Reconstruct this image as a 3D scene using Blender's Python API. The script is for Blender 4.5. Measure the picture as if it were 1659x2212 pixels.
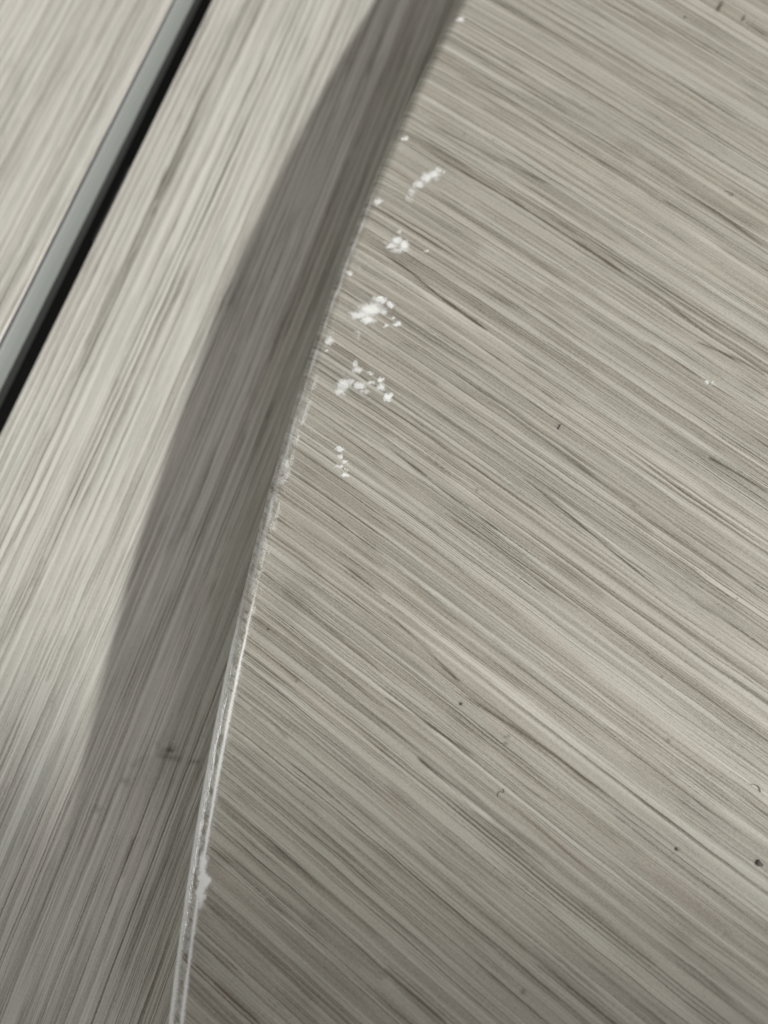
import bpy, math, random
import numpy as np
from mathutils import Vector, Matrix

S = bpy.context.scene
COL = S.collection
for o in list(bpy.data.objects):
    bpy.data.objects.remove(o)

# ------------------------------------------------------------------ camera
# photo measured on a 1659 x 2212 sheet ("sheet px"); focal length 1661 sheet px (26 mm phone lens)
F = 1661.0; CX, CY = 829.5, 1106.0
DIST = 0.150                                 # lens to panel along the optical axis
n_c = np.array([-1.606, 14.69, -53.19]); n_c /= np.linalg.norm(n_c)     # panel normal seen from the camera (x right, y up, z forward)
xw = np.array([1., 0, 0]); xw = xw - xw.dot(n_c)*n_c; xw /= np.linalg.norm(xw)
# camera frame (x,y,z fwd) is left handed: world y chosen so that it points up the picture
yw = np.array([0., 1, 0]); yw = yw - yw.dot(n_c)*n_c - yw.dot(xw)*xw; yw /= np.linalg.norm(yw)
A = np.array([xw, yw, n_c])                  # camera-frame vector -> world vector
right_w, up_w, fwd_w = A @ [1, 0, 0], A @ [0, 1, 0], A @ [0, 0, 1]
cam_pos = -fwd_w*DIST
def P2W(px, py, z=0.0):
    """point of the plane at height z that the photo shows at sheet px (px, py)"""
    px = np.asarray(px, float); py = np.asarray(py, float)
    d = (px-CX)[..., None]/F*right_w - (py-CY)[..., None]/F*up_w + fwd_w
    k = (z-cam_pos[2])/d[..., 2]
    return cam_pos + d*k[..., None]

cd = bpy.data.cameras.new('camera'); cam = bpy.data.objects.new('camera', cd); COL.objects.link(cam)
M3 = Matrix((right_w, up_w, -fwd_w)).transposed()
cam.matrix_world = Matrix.Translation(Vector(cam_pos)) @ M3.to_4x4()
cd.sensor_fit = 'VERTICAL'; cd.sensor_height = 34.6; cd.sensor_width = 25.95
cd.lens = 34.6*F/2212
cd.clip_start = 0.005; cd.clip_end = 50
cd.dof.use_dof = True
fp = P2W(980., 1260.)
cd.dof.focus_distance = float((fp-cam_pos).dot(fwd_w))
cd.dof.aperture_fstop = 9
S.camera = cam
S.render.resolution_x, S.render.resolution_y = 768, 1024

# ------------------------------------------------------------------ light
w = bpy.data.worlds.new('World'); S.world = w; w.use_nodes = True
w.node_tree.nodes['Background'].inputs['Color'].default_value = (1.0, 0.965, 0.86, 1)
w.node_tree.nodes['Background'].inputs['Strength'].default_value = 0.165
S.view_settings.view_transform = 'Standard'; S.view_settings.look = 'None'
S.view_settings.gamma = 1; S.view_settings.exposure = 0

ZLOW = -.023
e1 = P2W(455., 0., -.023); e0 = P2W(0., 930., -.023)
edir = (e1-e0); edir /= np.linalg.norm(edir)           # along the panels, away from the viewer
qdir = np.array([edir[1], -edir[0], 0.])                # square to them, towards the raised panel

def spot(name, target, slant, az, dist, power, radius, cone, blend, color):
    """lamp hanging at `dist` from target, tipped `slant` deg off the vertical; az=0 straight over the raised panel"""
    a = math.radians(az); s = math.radians(slant)
    h = math.cos(a)*qdir + math.sin(a)*edir
    pos = target + dist*(math.sin(s)*h + math.cos(s)*np.array([0, 0, 1.]))
    ld = bpy.data.lights.new(name, 'SPOT'); ld.energy = power; ld.shadow_soft_size = radius
    ld.spot_size = math.radians(cone); ld.spot_blend = blend; ld.color = color
    o = bpy.data.objects.new(name, ld); COL.objects.link(o)
    o.location = pos
    o.rotation_euler = Vector(target-pos).to_track_quat('-Z', 'Y').to_euler()
    return o
spot('low_spot', P2W(1100., 1100.), 75, -20, 1.5, 40.0, 0.12, 40, 1.0, (1.0, .96, .93))      # added lamp, rakes light across the raised panel alone
spot('ceiling_spot', P2W(1800., -200., ZLOW), 52.0, 0, 1.3, 84.0, 0.026, 24.2, .17, (1.0, .992, .955))
# added disc lamp that sheens the lower right
def area(name, pos, target, size, power, color):
    ld = bpy.data.lights.new(name, 'AREA'); ld.shape = 'DISK'; ld.size = size; ld.energy = power; ld.color = color
    o = bpy.data.objects.new(name, ld); COL.objects.link(o); o.location = pos
    o.rotation_euler = Vector(np.array(target)-np.array(pos)).to_track_quat('-Z', 'Y').to_euler()
    return o
def mirror_pos(px, py, dist, tilt=(0, 0)):
    """where a lamp must hang to be mirrored towards the lens at this spot of the raised panel"""
    p = P2W(px, py); v = cam_pos-p; v /= np.linalg.norm(v)
    n = np.array([0, 0, 1.]) + tilt[0]*qdir + tilt[1]*edir; n /= np.linalg.norm(n)
    r = 2*v.dot(n)*n - v
    return p + r*dist, p
a, b = mirror_pos(1850., 1950., 1.2)
area('sheen_lamp', a, b, 0.40, 2.0, (.95, .92, 1.0))
lt = P2W(454., 1591.)-P2W(411., 1830.); lt /= np.linalg.norm(lt); lq = np.array([lt[1], -lt[0], 0])   # the bowed edge's own run here
a, b = mirror_pos(440., 1700., 1.0, (-.58*lq.dot(qdir), -.58*lq.dot(edir)))
area('edge_glint_lamp', a, b, 0.085, 2.6, (1, 1, 1))

# ------------------------------------------------------------------ noise in numpy (for shapes and wear masks)
def vnoise(x, y, seed=0):
    xi = np.floor(x).astype(np.int64); yi = np.floor(y).astype(np.int64)
    fx = x-xi; fy = y-yi; fx = fx*fx*(3-2*fx); fy = fy*fy*(3-2*fy)
    def h(a, b):
        v = (a*374761393 + b*668265263 + seed*1442695041) & 0x7fffffff
        v = ((v ^ (v >> 13))*1274126177) & 0x7fffffff
        return ((v ^ (v >> 16)) & 0xffff)/65535.0
    return (h(xi, yi)*(1-fx)+h(xi+1, yi)*fx)*(1-fy) + (h(xi, yi+1)*(1-fx)+h(xi+1, yi+1)*fx)*fy
def fbm(x, y, seed=0, o=4):
    t = 0; a = .5; s = 0
    for k in range(o):
        t = t+a*vnoise(x*2**k, y*2**k, seed+k*17); s += a; a *= .55
    return t/s

# ------------------------------------------------------------------ materials
class NT:
    def __init__(s, name):
        s.m = bpy.data.materials.new(name); s.m.use_nodes = True
        s.t = s.m.node_tree; s.b = s.t.nodes['Principled BSDF']
    def n(s, typ, **kw):
        x = s.t.nodes.new(typ)
        for k, v in kw.items(): setattr(x, k, v)
        return x
    def put(s, sock, v):
        if v is None: return
        if isinstance(v, bpy.types.NodeSocket): s.t.links.new(v, sock)
        else: sock.default_value = v
    def math(s, op, a, b=None, c=None, clamp=False):
        x = s.n('ShaderNodeMath', operation=op, use_clamp=clamp)
        s.put(x.inputs[0], a); s.put(x.inputs[1], b); s.put(x.inputs[2], c)
        return x.outputs[0]
    def attr(s, name, vec=False):
        x = s.n('ShaderNodeAttribute', attribute_name=name)
        return x.outputs['Vector' if vec else 'Fac']
    def scale(s, v, sx, sy, off=(0, 0, 0)):
        x = s.n('ShaderNodeMapping'); s.put(x.inputs['Vector'], v)
        x.inputs['Scale'].default_value = (sx, sy, 1); x.inputs['Location'].default_value = off
        return x.outputs[0]
    def noise(s, v, scale=1, detail=2, rough=.5, dist=0):
        x = s.n('ShaderNodeTexNoise', noise_dimensions='3D'); s.put(x.inputs['Vector'], v)
        x.inputs['Scale'].default_value = scale; x.inputs['Detail'].default_value = detail
        x.inputs['Roughness'].default_value = rough; x.inputs['Distortion'].default_value = dist
        return x.outputs['Fac']
    def rng(s, v, a, b, c=0., d=1., smooth=True):
        x = s.n('ShaderNodeMapRange', interpolation_type='SMOOTHSTEP' if smooth else 'LINEAR')
        s.put(x.inputs['Value'], v)
        x.inputs['From Min'].default_value = a; x.inputs['From Max'].default_value = b
        x.inputs['To Min'].default_value = c; x.inputs['To Max'].default_value = d
        return x.outputs['Result']
    def mix(s, f, a, b):
        x = s.n('ShaderNodeMix', data_type='RGBA')
        s.put(x.inputs[0], f)
        s.put(x.inputs[6], a if isinstance(a, bpy.types.NodeSocket) else (*a, 1))
        s.put(x.inputs[7], b if isinstance(b, bpy.types.NodeSocket) else (*b, 1))
        return x.outputs[2]

def grain_material(name, seed, base, dark, light, fine=1.0, contrast=1.0, soft=False):
    """printed woodgrain foil. attributes: grain (mm along, mm across, 0), streak (signed), wear, dirt, gloss"""
    T = NT(name); g = T.attr('grain', True)
    wig = T.n('ShaderNodeVectorMath', operation='MULTIPLY_ADD')          # gentle waviness
    nz = T.n('ShaderNodeTexNoise', noise_dimensions='3D'); T.put(nz.inputs['Vector'], T.scale(g, .022, .09, (seed, 0, 0)))
    nz.inputs['Detail'].default_value = 2
    cen = T.n('ShaderNodeVectorMath', operation='SUBTRACT'); T.put(cen.inputs[0], nz.outputs['Color']); cen.inputs[1].default_value = (.5, .5, .5)
    T.put(wig.inputs[0], cen.outputs[0]); wig.inputs[1].default_value = (0, .5, 0); T.put(wig.inputs[2], g)
    g = wig.outputs[0]
    k = fine
    broad = T.noise(T.scale(g, .0020, .16, (seed, 3, 1)), 1, 2, .5)
    mid = T.noise(T.scale(g, .0030*k, .80*k, (seed+5, 0, 2)), 1, 3, .55)
    thin = T.noise(T.scale(g, .0048*k, 2.2*k, (seed+8, 0, 3)), 1, 3, .6)
    fib = T.noise(T.scale(g, .016*k, 4.6*k, (seed+3, 7, 3)), 1, 3, .65)
    blot = T.noise(T.scale(g, .04, .34, (seed, 9, 4)), 1, 3, .6)
    hair = T.noise(T.scale(g, .013*k, 3.1*k, (seed+2, 5, 6)), 1, 2, .55)
    pres = T.noise(T.scale(g, .03, .30, (seed+4, 5, 7)), 1, 2, .5)       # where the hairlines print
    grit = T.noise(T.scale(g, 1.6, 4.2, (seed, 5, 9)), 1, 4, .8)
    # ridges: sharp-shouldered light and dark cords along the grain
    cord = T.math('SUBTRACT', 1.0, T.math('MULTIPLY', T.math('ABSOLUTE', T.math('SUBTRACT', thin, .5)), 7.0), clamp=True)
    groove = T.math('SUBTRACT', 1.0, T.math('MULTIPLY', T.math('ABSOLUTE', T.math('SUBTRACT', mid, .47)), 16.0), clamp=True)
    v = T.math('MULTIPLY_ADD', T.math('SUBTRACT', broad, .5), .55*contrast, .56)
    v = T.math('MULTIPLY_ADD', T.math('SUBTRACT', mid, .5), 1.0*contrast, v)
    dens = T.rng(T.noise(T.scale(g, .004, .30, (seed+6, 1, 5)), 1, 2, .5), .36, .64, .35, 1.35)   # busy bands and calm bands
    v = T.math('MULTIPLY_ADD', T.math('MULTIPLY', dens, T.math('SUBTRACT', thin, .5)), 1.3*contrast, v)
    v = T.math('MULTIPLY_ADD', T.math('MULTIPLY', dens, T.math('SUBTRACT', fib, .5)), 1.2*contrast, v)
    v = T.math('MULTIPLY_ADD', T.math('SUBTRACT', blot, .5), .4*contrast, v)
    v = T.math('MULTIPLY_ADD', T.math('SUBTRACT', grit, .5), 1.0, v)
    v = T.math('MULTIPLY_ADD', T.math('MULTIPLY', dens, T.math('POWER', cord, 4.0)), .21*contrast, v)
    v = T.math('MULTIPLY_ADD', T.math('MULTIPLY', groove, T.rng(blot, .38, .55)), -.30*contrast, v)
    v = T.math('ADD', v, T.attr('streak'))
    r = T.n('ShaderNodeValToRGB'); T.put(r.inputs[0], v)
    cr = r.color_ramp; cr.elements[0].position = .0; cr.elements[0].color = (*dark, 1)
    cr.elements[1].position = 1.0; cr.elements[1].color = (*light, 1)
    e = cr.elements.new(.5); e.color = (*base, 1)
    e = cr.elements.new(.25); e.color = (*[b*.5+d*.5 for b, d in zip(base, dark)], 1)
    col = r.outputs[0]
    line = T.math('MULTIPLY', T.math('MULTIPLY', T.rng(T.math('ABSOLUTE', T.math('SUBTRACT', hair, .50)), .022, .004), T.rng(pres, .46, .58)), T.rng(grit, .40, .54))
    col = T.mix(T.math('MULTIPLY', line, .85), col, [c*.40 for c in dark])
    # warm / greenish drift of the print
    tint = T.rng(T.noise(T.scale(g, .02, .16, (seed+1, 2, 8)), 1, 2), .35, .65)
    m2 = T.n('ShaderNodeMix', data_type='RGBA', blend_type='MULTIPLY'); m2.inputs[0].default_value = 1
    T.put(m2.inputs[6], col); T.put(m2.inputs[7], T.mix(tint, (1.012, .993, .98), (.99, 1.0, .985)))
    col = m2.outputs[2]
    # pores: rare dark points
    vo = T.n('ShaderNodeTexVoronoi', feature='F1'); T.put(vo.inputs['Vector'], T.scale(g, .75, 1.2, (seed, 1, 0)))
    rare = T.math('GREATER_THAN', T.n('ShaderNodeSeparateColor').outputs[0], .5)
    sep = rare.node.inputs[0].links[0].from_node; T.put(sep.inputs[0], vo.outputs['Color'])
    rare.node.inputs[1].default_value = .80
    pore = T.math('MULTIPLY', T.rng(vo.outputs['Distance'], .10, .24, 1, 0), rare)
    col = T.mix(T.math('MULTIPLY', pore, .7), col, (.06, .05, .045))
    dirt = T.attr('dirt')
    col = T.mix(dirt, col, (.075, .072, .055))
    wear = T.attr('wear')
    ww = T.math('MULTIPLY_ADD', T.math('SUBTRACT', T.noise(T.scale(T.attr('grain', True), 2.4, 6.0, (0, 0, 4)), 1, 4, .85), .5), 2.0, wear)
    wm = T.math('MULTIPLY', T.rng(ww, .20, .98), T.rng(wear, .04, .35))
    col = T.mix(wm, col, (.88, .89, .87))
    T.put(T.b.inputs['Base Color'], col)
    gl = T.attr('gloss')
    rg = T.math('MULTIPLY_ADD', T.noise(T.scale(g, .6, 2.2, (0, 2, 2)), 1, 3), .16, .38)
    rg = T.math('MULTIPLY_ADD', gl, -.33, rg, clamp=True)
    T.put(T.b.inputs['Roughness'], rg)
    T.b.inputs['IOR'].default_value = 1.45
    h = T.math('MULTIPLY_ADD', T.math('SUBTRACT', thin, .5), 1.3, T.math('MULTIPLY', line, -.6))
    h = T.math('MULTIPLY_ADD', mid, 1.6, h)
    h = T.math('MULTIPLY_ADD', fib, .5, h)
    h = T.math('MULTIPLY_ADD', groove, -.25, h)
    h = T.math('MULTIPLY_ADD', grit, .55, h)
    h = T.math('MULTIPLY_ADD', wm, .9, h)
    bp = T.n('ShaderNodeBump'); T.put(bp.inputs['Height'], h)
    T.put(bp.inputs['Strength'], T.math('MULTIPLY_ADD', T.math('MULTIPLY', gl, 3.0, clamp=True), -.68, .80)); bp.inputs['Distance'].default_value = .00014
    T.put(T.b.inputs['Normal'], bp.outputs[0])
    return T.m

def plain_material(name, color, rough=.5, var=.08, scale=900, bump=.2):
    T = NT(name); tc = T.n('ShaderNodeTexCoord').outputs['Object']
    nz = T.noise(tc, scale, 3)
    c = T.mix(nz, [x*(1-var) for x in color], [x*(1+var) for x in color])
    T.put(T.b.inputs['Base Color'], c); T.b.inputs['Roughness'].default_value = rough
    bp = T.n('ShaderNodeBump'); T.put(bp.inputs['Height'], nz)
    bp.inputs['Strength'].default_value = bump; bp.inputs['Distance'].default_value = .0001
    T.put(T.b.inputs['Normal'], bp.outputs[0])
    return T.m

# ------------------------------------------------------------------ mesh helpers
def sheet(name, X, Y, Z, mat, parent, attrs):
    """grid of points (rows x cols) as one smooth mesh with point attributes"""
    nr, nc = X.shape
    co = np.stack([X, Y, Z], -1).reshape(-1, 3)
    i = np.arange(nr*nc).reshape(nr, nc)
    q = np.stack([i[:-1, :-1], i[:-1, 1:], i[1:, 1:], i[1:, :-1]], -1).reshape(-1, 4)
    me = bpy.data.meshes.new(name)
    me.vertices.add(len(co)); me.vertices.foreach_set('co', co.ravel().astype(np.float32))
    me.loops.add(q.size); me.loops.foreach_set('vertex_index', q.ravel().astype(np.int32))
    me.polygons.add(len(q)); me.polygons.foreach_set('loop_start', np.arange(0, q.size, 4, dtype=np.int32))
    me.polygons.foreach_set('use_smooth', np.ones(len(q), bool))
    me.update(calc_edges=True)
    for k, v in attrs.items():
        if v.ndim == 3:
            at = me.attributes.new(k, 'FLOAT_VECTOR', 'POINT'); at.data.foreach_set('vector', v.reshape(-1, 3).ravel().astype(np.float32))
        else:
            at = me.attributes.new(k, 'FLOAT', 'POINT'); at.data.foreach_set('value', v.ravel().astype(np.float32))
    me.materials.append(mat); me.validate()
    o = bpy.data.objects.new(name, me); COL.objects.link(o)
    if parent is not None: o.parent = parent
    return o
def empty(name, loc, label, cat, group=None):
    o = bpy.data.objects.new(name, None); COL.objects.link(o); o.empty_display_size = .01
    o['label'] = label; o['category'] = cat
    if group: o['group'] = group
    return o
def box_from(name, pts_xy, z0, z1, mat, parent):
    """upright prism on a world xy outline"""
    n = len(pts_xy); vs = [(p[0], p[1], z0) for p in pts_xy]+[(p[0], p[1], z1) for p in pts_xy]
    fs = [tuple(range(n))[::-1], tuple(range(n, 2*n))] + [(i, (i+1) % n, n+(i+1) % n, n+i) for i in range(n)]
    me = bpy.data.meshes.new(name); me.from_pydata(vs, [], fs); me.materials.append(mat); me.update()
    o = bpy.data.objects.new(name, me); COL.objects.link(o)
    if parent is not None: o.parent = parent
    return o

# ------------------------------------------------------------------ traced marks
def seg_field(X, Y, segs, z=0.0, seed=0):
    """sum of soft tapering strokes. seg = ([sheet px points], half width in px, amount)"""
    out = np.zeros_like(X); pxm = DIST/F
    for k, (pts, wd, amt) in enumerate(segs):
        p = P2W([a for a, b in pts], [b for a, b in pts], z)[:, :2]
        L = np.r_[0, np.cumsum(np.linalg.norm(np.diff(p, axis=0), axis=1))]; tot = L[-1]; wm = wd*pxm
        lo = p.min(0)-6*wm; hi = p.max(0)+6*wm
        m = (X > lo[0]) & (X < hi[0]) & (Y > lo[1]) & (Y < hi[1])
        if not m.any(): continue
        x = X[m]; y = Y[m]; best = np.full(x.shape, 1e9); par = np.zeros(x.shape)
        for j in range(len(p)-1):
            d = p[j+1]-p[j]; l2 = d.dot(d); t = np.clip(((x-p[j][0])*d[0]+(y-p[j][1])*d[1])/l2, 0, 1)
            dd = np.hypot(x-p[j][0]-t*d[0], y-p[j][1]-t*d[1]); u = dd < best
            best[u] = dd[u]; par[u] = (L[j]+t*np.sqrt(l2))[u]
        f = par/tot; tap = np.clip(np.minimum(f, 1-f)/.10, 0, 1)**.7
        wob = .55+.9*vnoise(par*1000/3.5+k*7.3, x*0+k, seed+k)
        out[m] += amt*np.exp(-(best/(wm*wob))**2)*tap*(.45+.75*vnoise(par*1000/6+k*3.1, x*0+9, seed+50+k))
    return out
def c2(*p): return [(829.5+.5*a, .5*b) for a, b in p]
def c3(*p): return [(.5*a, 737+.5*b) for a, b in p]
def c4(*p): return [(829.5+.5*a, 737+.5*b) for a, b in p]
def c5(*p): return [(.5*a, 1475+.5*b) for a, b in p]
def c6(*p): return [(829.5+.5*a, 1475+.5*b) for a, b in p]
D, Lg = -1, 1
STREAKS = [
 (c2((1400,0),(1520,70),(1659,160)), 1.6, -.9), (c2((930,0),(1080,75),(1250,190)), 2.5, -.3),
 (c2((1080,60),(1400,260),(1659,420)), 3, -.28), (c2((700,0),(900,110),(1200,270)), 5, -.2),
 (c2((400,255),(620,390),(860,530)), 2.2, -.45), (c2((600,330),(820,450),(1010,570)), 12, -.3),
 (c2((240,235),(560,440),(780,570),(1000,700),(1230,860)), 3.5, -.5),
 (c2((300,320),(540,440),(860,650),(1100,790)), 2, -.35),
 (c2((240,275),(560,470),(850,665),(1130,850),(1400,1040),(1659,1225)), 5, .42),
 (c2((280,240),(560,395),(900,625),(1150,790),(1480,1000)), 7, .34),
 (c2((960,580),(1250,770),(1450,905),(1659,1030)), 22, -.32),
 (c2((1250,800),(1500,960),(1659,1080)), 3, -.35), (c2((1200,860),(1480,1030)), 1.8, -.5),
 (c2((130,470),(330,600),(560,745)), 5, .35), (c2((180,530),(460,670),(720,800)), 3, -.4),
 (c2((150,630),(420,790),(570,875),(780,1010),(960,1130),(1200,1290),(1440,1475)), 2.6, -.6),
 (c2((100,560),(330,700),(600,860),(900,1050),(1250,1290),(1540,1475)), 2.6, -.5),
 (c2((190,830),(420,970),(660,1130),(860,1280)), 6, -.35), (c2((260,850),(440,960),(560,1040)), 4, .4),
 (c2((0,1098),(120,1180),(240,1280),(450,1430)), 2.4, -.85), (c2((0,1135),(200,1285),(420,1450)), 5, .35),
 (c2((80,1090),(300,1200),(620,1340)), 8, -.32), (c2((400,1080),(520,1140),(700,1250)), 20, .3),
 (c2((680,900),(850,1040),(1050,1200)), 6, -.45), (c2((830,1240),(1030,1370),(1230,1475)), 7, -.42),
 (c2((900,780),(1100,900),(1350,1080)), 2, -.3), (c2((1000,960),(1250,1120),(1659,1400)), 10, .22),
 (c2((1360,800),(1560,930),(1659,990)), 10, -.25), (c2((1300,620),(1659,840)), 6, .22),
 (c2((60,760),(300,900),(700,1180)), 3, -.25), (c2((340,60),(600,200),(900,380)), 9, -.22),
 (c2((300,130),(480,240),(620,330)), 6, -.3), (c2((500,20),(900,230),(1300,470),(1659,700)), 3, -.22),
 (c4((380,200),(620,370),(780,490),(950,620),(1140,770),(1440,970),(1659,1140)), 3.8, -.62),
 (c4((380,0),(620,170),(830,320),(1000,430),(1250,620),(1500,790),(1659,900)), 2.4, -.6),
 (c4((500,60),(750,220),(980,370),(1200,520),(1400,660)), 9, .28),
 (c4((1130,0),(1400,180),(1659,330)), 2.2, -.6), (c4((1160,0),(1420,165),(1659,310)), 2, .35),
 (c4((1200,0),(1400,110),(1659,250)), 9, -.35), (c4((1350,0),(1560,95),(1659,150)), 3, -.7),
 (c4((1400,500),(1540,580),(1659,650)), 2, -.7), (c4((1180,380),(1400,520),(1659,700)), 8, -.22),
 (c4((850,215),(1050,350),(1300,460)), 7, .3), (c4((0,20),(150,130),(240,190)), 4.5, -.5),
 (c4((0,280),(250,440),(480,610),(700,760)), 1.8, -.4), (c4((0,440),(200,600),(380,740),(540,850)), 3, -.7),
 (c4((0,400),(200,520),(420,690)), 10, .25), (c4((600,590),(800,750),(1000,920),(1200,1080),(1320,1160)), 1.6, -.85),
 (c4((640,590),(830,745),(1040,920),(1250,1080)), 2.2, .35), (c4((0,750),(180,870),(370,1010)), 2.4, -.45),
 (c4((260,740),(520,920),(700,1060),(860,1170)), 2.2, -.5), (c4((700,930),(830,1010),(960,1100)), 12, -.35),
 (c4((0,940),(220,1110),(400,1260),(560,1380),(680,1475)), 4, -.6), (c4((0,960),(200,1085),(400,1245)), 7, .42),
 (c4((0,1160),(160,1310),(330,1475)), 3, -.5), (c4((250,950),(480,1120),(700,1290),(900,1430)), 10, -.25),
 (c4((1150,820),(1250,890),(1400,960)), 12, .2), (c4((950,850),(1150,970),(1400,1120),(1659,1300)), 14, .22),
 (c4((600,240),(880,420),(1080,560),(1300,730)), 3, -.35), (c4((1050,700),(1300,880),(1500,1010)), 14, -.16),
 (c3((1300,70),(1480,190),(1659,310)), 3, -.35), (c3((1250,180),(1450,330),(1659,470)), 2.4, -.5),
 (c3((1220,230),(1400,350),(1659,540)), 2, -.5), (c3((1200,330),(1400,470),(1659,650)), 4, .3),
 (c3((1210,530),(1400,660),(1659,850)), 2.8, -.65), (c3((1200,590),(1420,750),(1659,930)), 3, -.6),
 (c3((1160,740),(1330,860),(1500,980),(1659,1100)), 2.8, -.7), (c3((1120,860),(1300,980),(1480,1110),(1659,1250)), 6, .3),
 (c3((1150,820),(1300,930),(1400,1010)), 5, -.45), (c3((1120,990),(1300,1140),(1500,1310),(1659,1440)), 4, -.5),
 (c3((1080,1170),(1250,1300),(1400,1420)), 8, -.4), (c3((1060,1290),(1200,1390),(1300,1475)), 4, -.45),
 (c5((1040,30),(1250,180),(1450,330),(1659,480)), 4, -.4), (c5((1080,110),(1180,180),(1250,250)), 2.4, -.6),
 (c5((980,300),(1150,440),(1300,560),(1480,720),(1659,880)), 3.4, -.6), (c5((1000,240),(1200,400),(1400,560)), 4, -.4),
 (c5((1000,200),(1250,400),(1500,590),(1659,720)), 5, .35), (c5((940,510),(1010,580),(1150,690),(1350,850),(1659,1110)), 3.6, -.62),
 (c5((900,700),(1040,790),(1250,960),(1450,1120),(1659,1290)), 6, -.5), (c5((915,745),(1130,930),(1400,1150),(1659,1340)), 9, .45),
 (c5((880,960),(1010,1050),(1200,1220),(1370,1400)), 8, -.42), (c5((870,1010),(1050,1160),(1230,1340)), 10, .25),
 (c5((920,1290),(1020,1380),(1120,1475)), 7, -.4), (c5((1300,1000),(1500,1180),(1659,1330)), 14, -.2),
 (c6((0,60),(200,190),(400,320)), 2.8, -.45), (c6((0,10),(240,170),(500,370),(700,520)), 3.5, -.4),
 (c6((140,320),(280,440),(380,545)), 2, -.8), (c6((370,540),(560,690),(700,800)), 2.6, -.45),
 (c6((180,370),(340,500),(480,600)), 3, .35), (c6((420,260),(560,380),(720,500)), 4, .35),
 (c6((300,30),(560,190),(760,330),(980,500)), 2.2, -.5), (c6((560,20),(780,150),(1000,300),(1300,520)), 8, .26),
 (c6((500,480),(700,650),(900,830),(1200,1080)), 3.5, -.45), (c6((0,440),(200,600),(380,760),(560,900)), 8, -.4),
 (c6((0,300),(150,400),(330,550)), 13, .32), (c6((640,900),(880,1160),(1050,1360)), 5, -.25),
 (c6((0,1225),(140,1340),(270,1475)), 8, -.5), (c6((0,1270),(100,1370),(190,1475)), 7, .35),
 (c6((250,880),(430,1010),(620,1170)), 8, -.34), (c6((820,920),(1000,1080),(1180,1220)), 9, -.3),
 (c6((1050,900),(1200,1010),(1340,1130)), 8, -.34), (c6((860,1200),(1050,1330),(1240,1475)), 6, -.35),
 (c6((850,1010),(1050,1170),(1330,1400)), 8, .28), (c6((1050,330),(1200,420),(1330,520)), 10, -.22),
 (c6((860,300),(1000,400),(1150,530),(1300,640)), 3, -.35), (c6((950,180),(1150,310),(1280,420)), 3, -.4),
 (c6((0,700),(300,980),(500,1140)), 5, -.28),
]
WHITE = [  # sheet px: x, y, rx, ry, amount
 (995,42,9,8,.9),(991,62,8,12,.3),(875,299,7,7,.9),(868,318,6,12,.35),(945,366,9,7,.75),(938,378,13,11,.9),(922,383,12,12,.95),(905,398,12,11,.85),
 (890,415,9,11,.7),(884,430,9,8,.55),(958,370,3,3,.9),(816,435,8,6,.9),(858,518,11,8,.95),(845,531,12,7,.85),(873,528,9,10,1.),(862,541,18,6,.75),(832,523,6,5,.5),
 (920,543,5,3,.9),(862,500,4,6,.7),(764,572,15,4,.35),(755,590,6,5,.8),(776,578,4,8,.45),(820,648,15,7,1.),(842,658,7,7,.95),(800,668,22,13,1.05),(778,680,20,8,.9),
 (795,690,14,10,1.),(760,676,10,4,.6),(830,674,9,7,.9),(848,686,6,4,.95),(858,700,7,5,1.),(834,703,4,4,.9),(825,655,5,5,.8),
 (711,737,8,9,.85),(704,758,5,4,.8),(772,720,6,8,.6),(775,733,5,5,.5),(716,718,6,4,.5),(765,788,5,8,.8),(772,800,10,7,.85),(742,830,14,12,.85),(735,845,10,8,.8),(757,826,8,8,.75),
 (778,832,10,8,.9),(790,846,10,5,.7),(802,826,6,4,.9),(822,820,6,5,1.),(824,836,8,8,.95),(838,857,8,8,1.05),(800,806,6,4,.8),(797,862,5,3,.4),
 (734,970,8,4,.95),(735,984,5,4,.9),(746,998,7,4,.9),(735,1009,8,4,.95),(747,1016,3,3,.8),(746,1028,8,4,1.),
 (620,1000,5,10,.75),(606,985,8,10,.6),(612,1015,10,4,.5),(650,900,6,12,.35),(640,930,6,12,.35),
 (438,1880,6,24,1.3),(444,1905,6.5,11,1.3),(435,1925,7,19,1.3),(434,1948,7,12,.9),(442,1860,6,12,.8),
 (1528,826,3,5,.9),(1541,827,3,5,.8),(905,238,4,6,.35),(968,700,3,3,.3),(1243,885,3,5,.45),
]
def white_field(X, Y, z=0.0):
    out = np.zeros_like(X); pxm = DIST/F
    wx = (fbm(X*1000/.8, Y*1000/.8, 3)-.5)*.0013; wy = (fbm(X*1000/.8, Y*1000/.8, 8)-.5)*.0013
    for x, y, rx, ry, a in WHITE:
        c = P2W(float(x), float(y), z)
        m = (abs(X-c[0]) < rx*4*pxm) & (abs(Y-c[1]) < ry*4*pxm)
        d2 = ((X[m]+wx[m]-c[0])/(1.15*rx*pxm))**2+((Y[m]+wy[m]-c[1])/(1.15*ry*pxm))**2
        out[m] = np.maximum(out[m], a*np.exp(-(d2*.62)**1.4))
    return out

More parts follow.
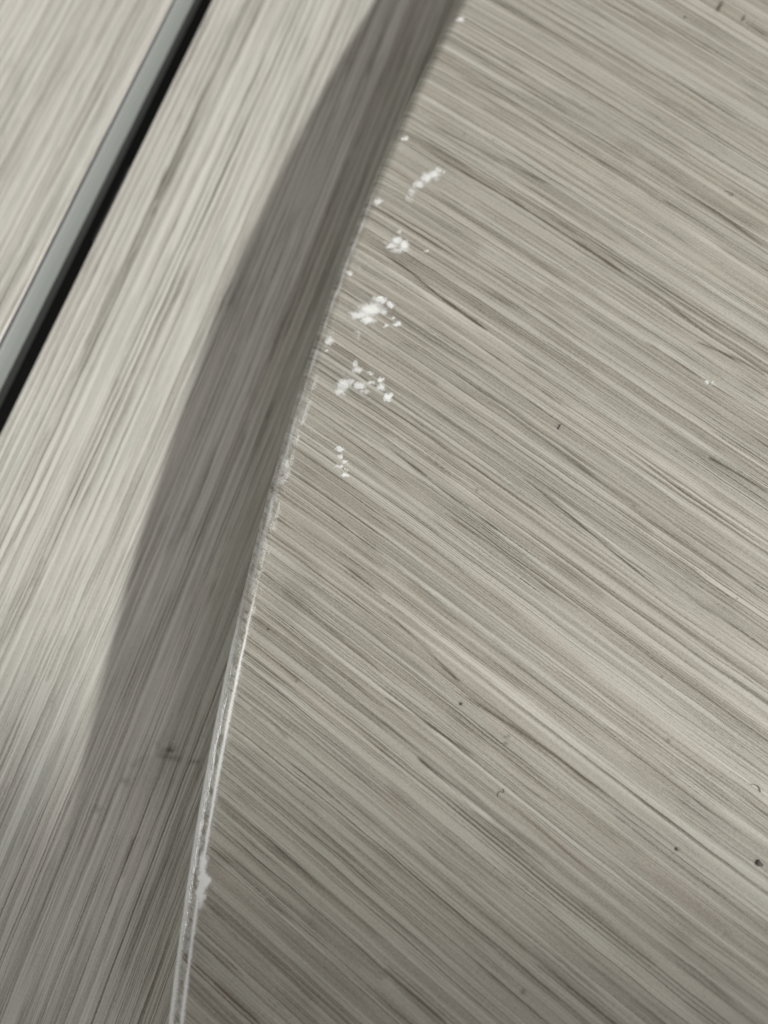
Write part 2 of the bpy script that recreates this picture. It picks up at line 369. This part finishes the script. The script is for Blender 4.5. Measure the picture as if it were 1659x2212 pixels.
# ------------------------------------------------------------------ raised panel with the bowed, rounded edge
EDGE = np.array([(988,5),(929,116),(881,220),(841,305),(792,417),(760,500),(731,580),(701,667),(652,810),(631,876),(612,933),(597,990),(569,1090),
 (547,1181),(523,1280),(497,1378),(476,1485),(454,1591),(434,1707),(411,1830),(391,1955),(383,2012),(360,2210)], float)
RND = 0.0032; THICK = 0.0225
Ew = P2W(EDGE[:, 0], EDGE[:, 1], -RND*.45)[:, :2]
eu = Ew @ edir[:2]; ev = Ew @ qdir[:2]
pf = np.polyfit(eu, ev, 4); u0, u1 = eu.min(), eu.max()
def edge_v(u):
    c = np.clip(u, u0, u1); v = np.polyval(pf, c); s = np.polyval(np.polyder(pf), c)
    return v + s*(u-c)
mw = plain_material
MAT_TOP = grain_material('raised_panel_foil', 3.0, (.342, .324, .280), (.115, .094, .074), (.525, .515, .46), contrast=.88, fine=.80)  # darkened foil: the raised panel's weaker light is partly in the colour
MAT_LOW = grain_material('lower_panel_foil', 21.0, (.585, .573, .52), (.19, .168, .142), (.77, .765, .72), fine=.95, contrast=1.1)  # paler foil: the lower panels' stronger light is partly in the colour

ga = P2W(1219.5, 982.); gb = P2W(1549.5, 1222.); gdir = gb-ga; gdir /= np.linalg.norm(gdir)
gper = np.array([-gdir[1], gdir[0], 0.])

us = np.r_[np.linspace(u0-.16, u0-.012, 60), np.linspace(u0-.0115, u1+.0115, 1250), np.linspace(u1+.012, u1+.16, 60)]
def top_xy(u, t):
    """u along the edge, t in from the edge (square to the run of the panels)"""
    v = edge_v(u)+t
    return u*edir[0]+v*qdir[0], u*edir[1]+v*qdir[1]
# the print's lines fan out a little: fit the across-grain coordinate (cubic in x, y) to the traced lines
def mono(x, y):
    return np.stack([x, y, x*x, x*y, y*y, x**3, x*x*y, x*y*y, y**3], -1)
def dmono(x, y, dx, dy):
    o = np.ones_like(x); z = o*0
    gx = np.stack([o, z, 2*x, y, z, 3*x*x, 2*x*y, y*y, z], -1); gy = np.stack([z, o, z, x, 2*y, z, x*x, 2*x*y, 3*y*y], -1)
    return gx*dx[:, None]+gy*dy[:, None]
rows = []; SC = 10.0
for pts, wd, amt in STREAKS:
    p = P2W([a for a, b in pts], [b for a, b in pts])[:, :2]*SC
    d = np.diff(p, axis=0); l = np.linalg.norm(d, axis=1); m = (p[1:]+p[:-1])/2; ok = l > .02
    if ok.any(): rows.append((dmono(m[:, 0], m[:, 1], d[:, 0]/l, d[:, 1]/l)*np.sqrt(l)[:, None]*2.5)[ok])
R_ = np.vstack(rows)
cons = [dmono(np.array([0.]), np.array([0.]), gper[:1], gper[1:2])*40]; rhs = [40.]
for a_, b_ in ((400,1600),(900,600),(1300,1500),(1300,500),(700,1900),(1000,1100),(1600,120),(1600,2150),(1640,1100)):
    q_ = P2W(float(a_), float(b_))*SC
    cons.append(dmono(q_[:1], q_[1:2], gper[:1], gper[1:2])*1.2); rhs.append(1.2)
    if a_ == 1600 and b_ == 120:                       # far corner: keep the run seen in the photo there
        dd_ = (P2W(1650., 155.)-P2W(1530., 80.))[:2]; dd_ /= np.linalg.norm(dd_)
        cons.append(dmono(q_[:1], q_[1:2], dd_[:1], dd_[1:])*3); rhs.append(0.)
reg = np.diag([0, 0, .02, .02, .02, .12, .12, .12, .12])
M_ = np.vstack([R_]+cons+[reg]); B_ = np.r_[np.zeros(len(R_)), rhs, np.zeros(9)]
gfit = np.linalg.lstsq(M_, B_, rcond=None)[0]
print('grain fit', gfit, 'residual', np.abs(R_@gfit).mean())
def grain_attr(X, Y, extra=0):
    gx = (X*gdir[0]+Y*gdir[1])*1000+extra
    gy = mono(X*SC, Y*SC)@gfit*1000/SC
    return np.stack([gx, gy, gx*0], -1)
panel = empty('woodgrain_panel', None, 'raised pale grey woodgrain panel with white chips along its bowed worn edge', 'panel')
def sheet_px_y(u):   # sheet px height of the edge point at u (for wear that changes along the edge)
    return np.interp(u, eu[::-1], EDGE[::-1, 1], left=2300, right=-60)
# flat face
ts = np.r_[np.linspace(RND, .045, 430), np.linspace(.0453, .135, 380), np.linspace(.137, .30, 24)]
U, Tt = np.meshgrid(us, ts, indexing='ij')
X, Y = top_xy(U, Tt)
PY = sheet_px_y(U)
streak = seg_field(X, Y, [(p_, w_, a_*(1.15 if w_ < 3.3 else .6)) for p_, w_, a_ in STREAKS])*.80
wear = white_field(X, Y)*.95
hz = np.zeros_like(X)
for (x, y, rx, ry, a) in ((905, 330, 60, 90, .22), (850, 500, 75, 80, .24), (770, 660, 90, 80, .30), (760, 810, 100, 70, .26), (660, 900, 60, 120, .26), (620, 1000, 50, 90, .30), (740, 990, 50, 50, .16)):
    c = P2W(float(x), float(y)); hz = np.maximum(hz, a*np.exp(-(((X-c[0])/(rx*DIST/F))**2+((Y-c[1])/(ry*DIST/F))**2)))
wear = np.maximum(wear, hz*(.35+1.1*fbm(X*1000/1.2, Y*1000/1.2, 19)))
tin = (Tt-RND)*1000
lin = np.clip((PY-1180)/250, 0, 1)
edge_n = fbm(U*1000/2.2, U*0, 5)
wear = np.maximum(wear, lin*.85*np.exp(-(tin/(.16+.35*edge_n))**2))
wear = np.maximum(wear, .55*np.clip((PY-550)/300, 0, 1)*np.exp(-(tin/1.1)**2)*np.clip((fbm(U*1000/1.6, Tt*1000/1.6, 77)-.42)*5, 0, 1))
smear = P2W(632., 1290.)
dirt = .30*np.exp(-(((X-smear[0])/.0035)**2+((Y-smear[1])/.0042)**2))*(.3+1.0*fbm(X*1000/1.1, Y*1000/1.1, 31))
dirt += .13*np.exp(-(((X-P2W(990., 250.)[0])/.006)**2+((Y-P2W(990., 250.)[1])/.004)**2))*fbm(X*1000/1.5, Y*1000/1.5, 12)
for (x, y, r) in [(1479,38,3.2),(1204,938,0),(995,1520,4.5),(1092,1606,4),(1098,1590,3),(1090,1592,2.6),(1245,883,0),(1462,1835,3.5),(1130,2142,4.5),(1443,1600,4),(1592,1293,2.5),(640,1471,3),(1430,1461,2.5),(1370,1093,2.5),(1030,1058,3),(1205,1705,2),(1590,485,2),(1065,302,2.6),(1003,290,3)]:
    if r:
        c = P2W(float(x), float(y)); rr = r*DIST/F
        dirt = np.maximum(dirt, .62*np.exp(-(((X-c[0])/rr)**2+((Y-c[1])/rr)**2)))
z0 = np.zeros_like(X)
zz = -.00007*np.clip(wear, 0, 1)*0
sheet('panel_face', X, Y, z0, MAT_TOP, panel, dict(grain=grain_attr(X, Y), streak=streak, wear=wear, dirt=np.clip(dirt, 0, .8), gloss=z0+.0))
# rounded edge + square flank
th = np.linspace(0, math.pi/2, 26)
prof = [(RND-RND*math.sin(a), -RND+RND*math.cos(a), RND*a) for a in th] + [(0, -RND-(THICK-RND)*k/8, RND*math.pi/2+(THICK-RND)*k/8) for k in range(1, 9)]
pt = np.array([p[0] for p in prof]); pz = np.array([p[1] for p in prof]); pl = np.array([p[2] for p in prof])
U, Tt = np.meshgrid(us, pt, indexing='ij'); _, Zz = np.meshgrid(us, pz, indexing='ij'); _, Al = np.meshgrid(us, pl, indexing='ij')
X, Y = top_xy(U, Tt)
dent = (fbm(U*1000/1.5, Al*1000/1.0, 41)-.5)*.00012*np.clip(Al*1000/.6, 0, 1)
dent = dent*np.clip((sheet_px_y(U)-900)/400, .12, 1)
Z2 = Zz+dent*np.cos(np.clip(Al/RND, 0, 1.5)); 
Xv = X-dent*np.sin(np.clip(Al/RND, 0, 1.57))*qdir[0]; Yv = Y-dent*np.sin(np.clip(Al/RND, 0, 1.57))*qdir[1]
PY = sheet_px_y(U); lin = np.clip((PY-1130)/280, 0, 1)
Xe, Ye = top_xy(U, RND-Al)                     # grain runs on over the edge
am = Al*1000
wear = lin*1.1*np.exp(-(am/(.25+.45*fbm(U*1000/2.2, U*0, 5)))**2)
wear = np.maximum(wear, lin*(.68+.35*fbm(U*1000/.9, Al*1000/.6, 62))*np.exp(-((am-2.6)/(1.2))**2))
wear = np.maximum(wear, white_field(Xe, Ye)*1.0)
wear = np.maximum(wear, .46*np.clip((PY-600)/400, 0, 1)*(fbm(U*1000/1.3, Al*1000/1.0, 91) > .46))
rimv = np.clip((PY-100)/400, .5, 1)*(1-.5*lin)
wear = np.maximum(wear, rimv*(.30+.55*fbm(U*1000/2.5, U*0, 15))*np.exp(-((am-1.5-.8*(fbm(U*1000/4, U*0, 33)-.5))/.8)**2))
dirt = lin*.5*np.clip((fbm(U*1000/1.1, Al*1000/.7, 55)-.58)*6, 0, 1)*np.exp(-((am-1.1)/.6)**2)
g3 = grain_attr(Xe, Ye)
sheet('rounded_edge', Xv, Yv, Z2, MAT_TOP, panel, dict(grain=g3, streak=seg_field(Xe, Ye, STREAKS)*.3*np.exp(-(am/2)**2), wear=wear, dirt=dirt, gloss=np.clip(am/.8, 0, 1)*(.25+.75*lin)))

# ------------------------------------------------------------------ lower panels
ZL = -0.023; TL = 0.0098
def lower_sheet(parent, v_lo, v_hi, round_lo, round_hi, dirt_fn, seed, streaks):
    """flat face v_lo..v_hi (square to run), long along edir, small round-over on the chosen sides"""
    R = .0008
    cols = [(v, ZL) for v in np.linspace(v_lo+R, v_hi-R, 260)]
    arc = [(R*math.sin(a), -R+R*math.cos(a)) for a in np.linspace(0, math.pi/2, 7)[1:]]
    lo = [(v_lo+R-a, ZL+b) for a, b in arc][::-1]; hi = [(v_hi-R+a, ZL+b) for a, b in arc]
    pr = [(v_lo, ZL-TL)] + lo + cols + hi + [(v_hi, ZL-TL)]
    uu = np.r_[np.linspace(-.30, -.10, 30), np.linspace(-.099, .115, 620), np.linspace(.12, .30, 30)]
    U, V = np.meshgrid(uu, [p[0] for p in pr], indexing='ij'); _, Z = np.meshgrid(uu, [p[1] for p in pr], indexing='ij')
    X = U*edir[0]+V*qdir[0]; Y = U*edir[1]+V*qdir[1]
    g = np.stack([U*1000+seed*37, V*1000+(Z-ZL)*300, U*0], -1)
    zr = np.zeros_like(X)
    return sheet('panel_face', X, Y, Z, MAT_LOW, parent, dict(grain=g, streak=seg_field(X, Y, streaks, ZL, seed)*.55, wear=zr, dirt=dirt_fn(X, Y), gloss=zr))
v_b1 = float(P2W(230., 462., ZL) @ qdir)      # edge of the first lower panel
v_b2 = float(P2W(190., 370., ZL) @ qdir)      # face edge of the second
SMUDGE = [([(335,1600),(350,1622),(385,1612)],6,.5),([(340,1628),(365,1636),(395,1640)],5,.6),([(360,1618),(378,1626)],5,.7),([(410,1645),(432,1647)],3.5,.8),
 ([(262,1685),(280,1690)],6,.55),([(205,1745),(220,1750)],5,.4),([(280,1655),(300,1645),(318,1630)],4,.3),([(318,1817),(322,1822)],5,.4),([(350,1580),(362,1600)],5,.25)]
def dirt1(X, Y):
    c = P2W(345., 1650., ZL)
    return np.clip(seg_field(X, Y, [(p_, w_*1.6, a_*.75) for p_, w_, a_ in SMUDGE], ZL, 7)*(.3+1.2*fbm(X*1000/.9, Y*1000/.9, 88)) + .16*np.exp(-(((X-c[0])/.010)**2+((Y-c[1])/.007)**2))*fbm(X*1000/1.6, Y*1000/1.6, 5), 0, .85)
LOWS = [
 (c5((590,660),(560,740),(530,850)), 4, -.7), (c5((530,640),(450,800),(380,960),(300,1180)), 4, -.45), (c5((470,950),(420,1060),(360,1230)), 5, .3),
 (c5((620,900),(580,1080),(520,1250)), 6, -.35), (c3((1180,250),(1080,560),(970,880)), 6, -.4), (c3((1180,0),(1130,160),(1060,420)), 6, .35),
 (c3((1000,800),(960,900),(900,1150)), 5, -.5), (c3((940,900),(880,1130)), 5, .3), (c3((730,880),(650,1100),(560,1330)), 5, .25),
 (c3((540,60),(500,190),(440,330)), 3, -.4), (c3((690,0),(600,190),(520,380)), 4, -.45), (c3((370,0),(300,180),(200,400)), 5, .3),
 (c3((350,590),(260,800),(120,1080)), 4, -.45), (c3((200,920),(80,1180),(0,1330)), 5, -.5), (c3((280,1260),(200,1475)), 5, -.5),
 (c3((480,1050),(400,1200),(330,1330)), 7, .3), (c3((90,640),(40,800)), 9, .25), (c3((760,690),(600,1000)), 5, -.3),
 ([(760,60),(700,180),(640,330)], 5, .45), ([(735,20),(680,140),(600,330)], 4, -.3), ([(360,360),(340,430),(330,470)], 4, -.5),
 ([(480,80),(420,240),(360,420),(300,560)], 9, -.28), ([(560,30),(500,200),(420,400)], 6, .28), ([(300,520),(240,680),(180,820)], 10, -.2),
 ([(160,560),(90,740),(30,900)], 8, .22), ([(330,190),(250,360),(180,500)], 10, .2),
]
p1 = empty('woodgrain_panel', None, 'lower woodgrain panel lying half in the shadow beside the raised panel', 'panel')
lower_sheet(p1, v_b1, v_b1+.20, 1, 1, dirt1, 1, LOWS)
p2 = empty('woodgrain_panel', None, 'brightly lit woodgrain panel with grey-green edge strip beyond the dark gap', 'panel')
LOW2 = [([(50,170),(20,250),(0,300)], 5, -.4), ([(180,200),(140,290),(100,370)], 5, -.4), ([(300,60),(220,250),(120,460),(40,640)], 5, .25), ([(110,100),(40,260)], 10, .25), ([(250,0),(160,180),(60,400)], 6, -.2)]
lower_sheet(p2, v_b2-.16, v_b2-.0004, 1, 1, lambda X, Y: X*0, 4, LOW2)
# grey edge banding on the flank of the second panel
MAT_BAND = plain_material('grey_edge_band', (.30, .32, .305), .5, .04, 1500, .3)
def run_box(name, va, vb, za, zb, mat, parent, ua=-.30, ub=.30, bevel=0):
    pts = [(u*edir[0]+v*qdir[0], u*edir[1]+v*qdir[1]) for u, v in ((ua, va), (ub, va), (ub, vb), (ua, vb))]
    o = box_from(name, pts, za, zb, mat, parent)
    me = o.data
    import bmesh
    bm = bmesh.new(); bm.from_mesh(me); bmesh.ops.recalc_face_normals(bm, faces=bm.faces[:]); bm.to_mesh(me); bm.free()
    if bevel:
        md = o.modifiers.new('soft', 'BEVEL'); md.width = bevel; md.segments = 3
    return o
run_box('edge_band', v_b2-.0002, v_b2+.0006, ZL-TL, ZL-.0004, MAT_BAND, p2, bevel=.0002)
MAT_GLUE = plain_material('glue_line', (.10, .085, .10), .7, .3, 2500)
run_box('glue_line', v_b2-.00045, v_b2-.00015, ZL-TL, ZL-.0001, MAT_GLUE, p2)

MAT_BATTEN = plain_material('dark_grey_batten', (.30, .31, .305), .6, .2, 700)
ua_, ub_ = float(P2W(222., 478., ZL) @ edir), float(P2W(312., 300., ZL) @ edir)
bat = run_box('cross_batten', v_b2+.0008, v_b1-.0002, ZL-.030, ZL-.0125, MAT_BATTEN, None, ua_, ub_, bevel=.0012)
bat['label'] = 'dark grey cross batten deep in the gap between the two lower panels'; bat['category'] = 'batten'

# ------------------------------------------------------------------ ground far under the gap, near-black colour standing in for shade
MAT_GAP_SHADE = plain_material('gap_shade_ground', (.012, .012, .011), .8, .3, 60)
gnd = box_from('ground', [(-.6, -.6), (.6, -.6), (.6, .6), (-.6, .6)], -.13, -.12, MAT_GAP_SHADE, None); gnd['kind'] = 'structure'

# ------------------------------------------------------------------ crumbs and lint on the panel
MAT_CRUMB = plain_material('dark_crumb', (.07, .064, .055), .7, .4, 4000)
MAT_LINT = plain_material('dark_lint', (.17, .155, .135), .8, .2, 4000)
pxm = DIST/F
def crumb(name, px, py, lx, ly, ang, label, cat='crumb', group=None, z=0., mat=None, seed=0):
    import bmesh
    bm = bmesh.new(); bmesh.ops.create_icosphere(bm, subdivisions=3, radius=1)
    rs = np.random.RandomState(seed)
    ph = rs.rand(6)*6.28
    for v in bm.verts:
        c = v.co
        k = 1+.28*math.sin(3*c.x+ph[0])+.22*math.sin(4*c.y+ph[1])+.15*math.sin(7*c.x+5*c.y+ph[2])
        taper = 1-.45*max(0, c.x)
        v.co = Vector((c.x*lx*k, c.y*ly*k*taper, (c.z*.45+.35)*ly*k*.8))*pxm*.62
    me = bpy.data.meshes.new(name); bm.to_mesh(me); bm.free()
    for p in me.polygons: p.use_smooth = True
    me.materials.append(mat or MAT_CRUMB)
    o = bpy.data.objects.new(name, me); COL.objects.link(o)
    c = P2W(float(px), float(py), z); o.location = c; o.rotation_euler.z = math.radians(ang)
    o['label'] = label; o['category'] = cat
    if group: o['group'] = group
    return o
crumb('crumb', 1641, 1866, 14, 6, -35, 'largest dark crumb on the raised panel, near its right side', seed=1)
crumb('crumb', 580, 1360, 5, 2.2, -38, 'tiny black crumb close to the white worn edge of the raised panel', seed=2)
crumb('crumb', 1462, 1835, 5, 3.5, -40, 'small dark crumb up and left of the largest crumb on the raised panel', seed=3)
crumb('crumb', 995, 1521, 4.5, 3.5, 20, 'round grey-brown crumb on the lower middle of the raised panel', seed=4)
crumb('crumb', 1479, 37, 4.5, 3, -10, 'brown crumb on the raised panel near its far top side', seed=5)
def lint(px, label, wid=1.3, z=0.):
    cu = bpy.data.curves.new('lint_fibre', 'CURVE'); cu.dimensions = '3D'; cu.bevel_depth = wid*pxm*.5; cu.bevel_resolution = 2
    sp = cu.splines.new('NURBS'); sp.points.add(len(px)-1); sp.use_endpoint_u = True; sp.order_u = 3
    W = P2W([a for a, b in px], [b for a, b in px], z)
    for i, p in enumerate(W):
        sp.points[i].co = (p[0], p[1], p[2]+wid*pxm*(.6+.5*(i % 2)), 1)
    cu.materials.append(MAT_LINT)
    tmp = bpy.data.objects.new('tmp', cu); COL.objects.link(tmp)
    bpy.context.view_layer.update()
    me = bpy.data.meshes.new_from_object(tmp.evaluated_get(bpy.context.evaluated_depsgraph_get()))
    bpy.data.objects.remove(tmp)
    o = bpy.data.objects.new('lint_fibre', me); COL.objects.link(o)
    o['label'] = label; o['category'] = 'lint'
    return o
lint([(1622,1694),(1634,1695),(1641,1703),(1643,1711)], 'curled dark lint fibre on the raised panel above the largest crumb', 1.3)
lint([(1206,928),(1210,922),(1212,917)], 'short straight lint fibre on the middle of the raised panel', 2.4)
lint([(1565,413),(1578,416),(1586,421),(1580,424),(1574,420)], 'looped lint fibre on the raised panel toward its top right', 1.2)
lint([(1075,1722),(1077,1706),(1090,1716),(1088,1704)], 'pale brown hooked lint fibre on the lower middle of the raised panel', 1.0)
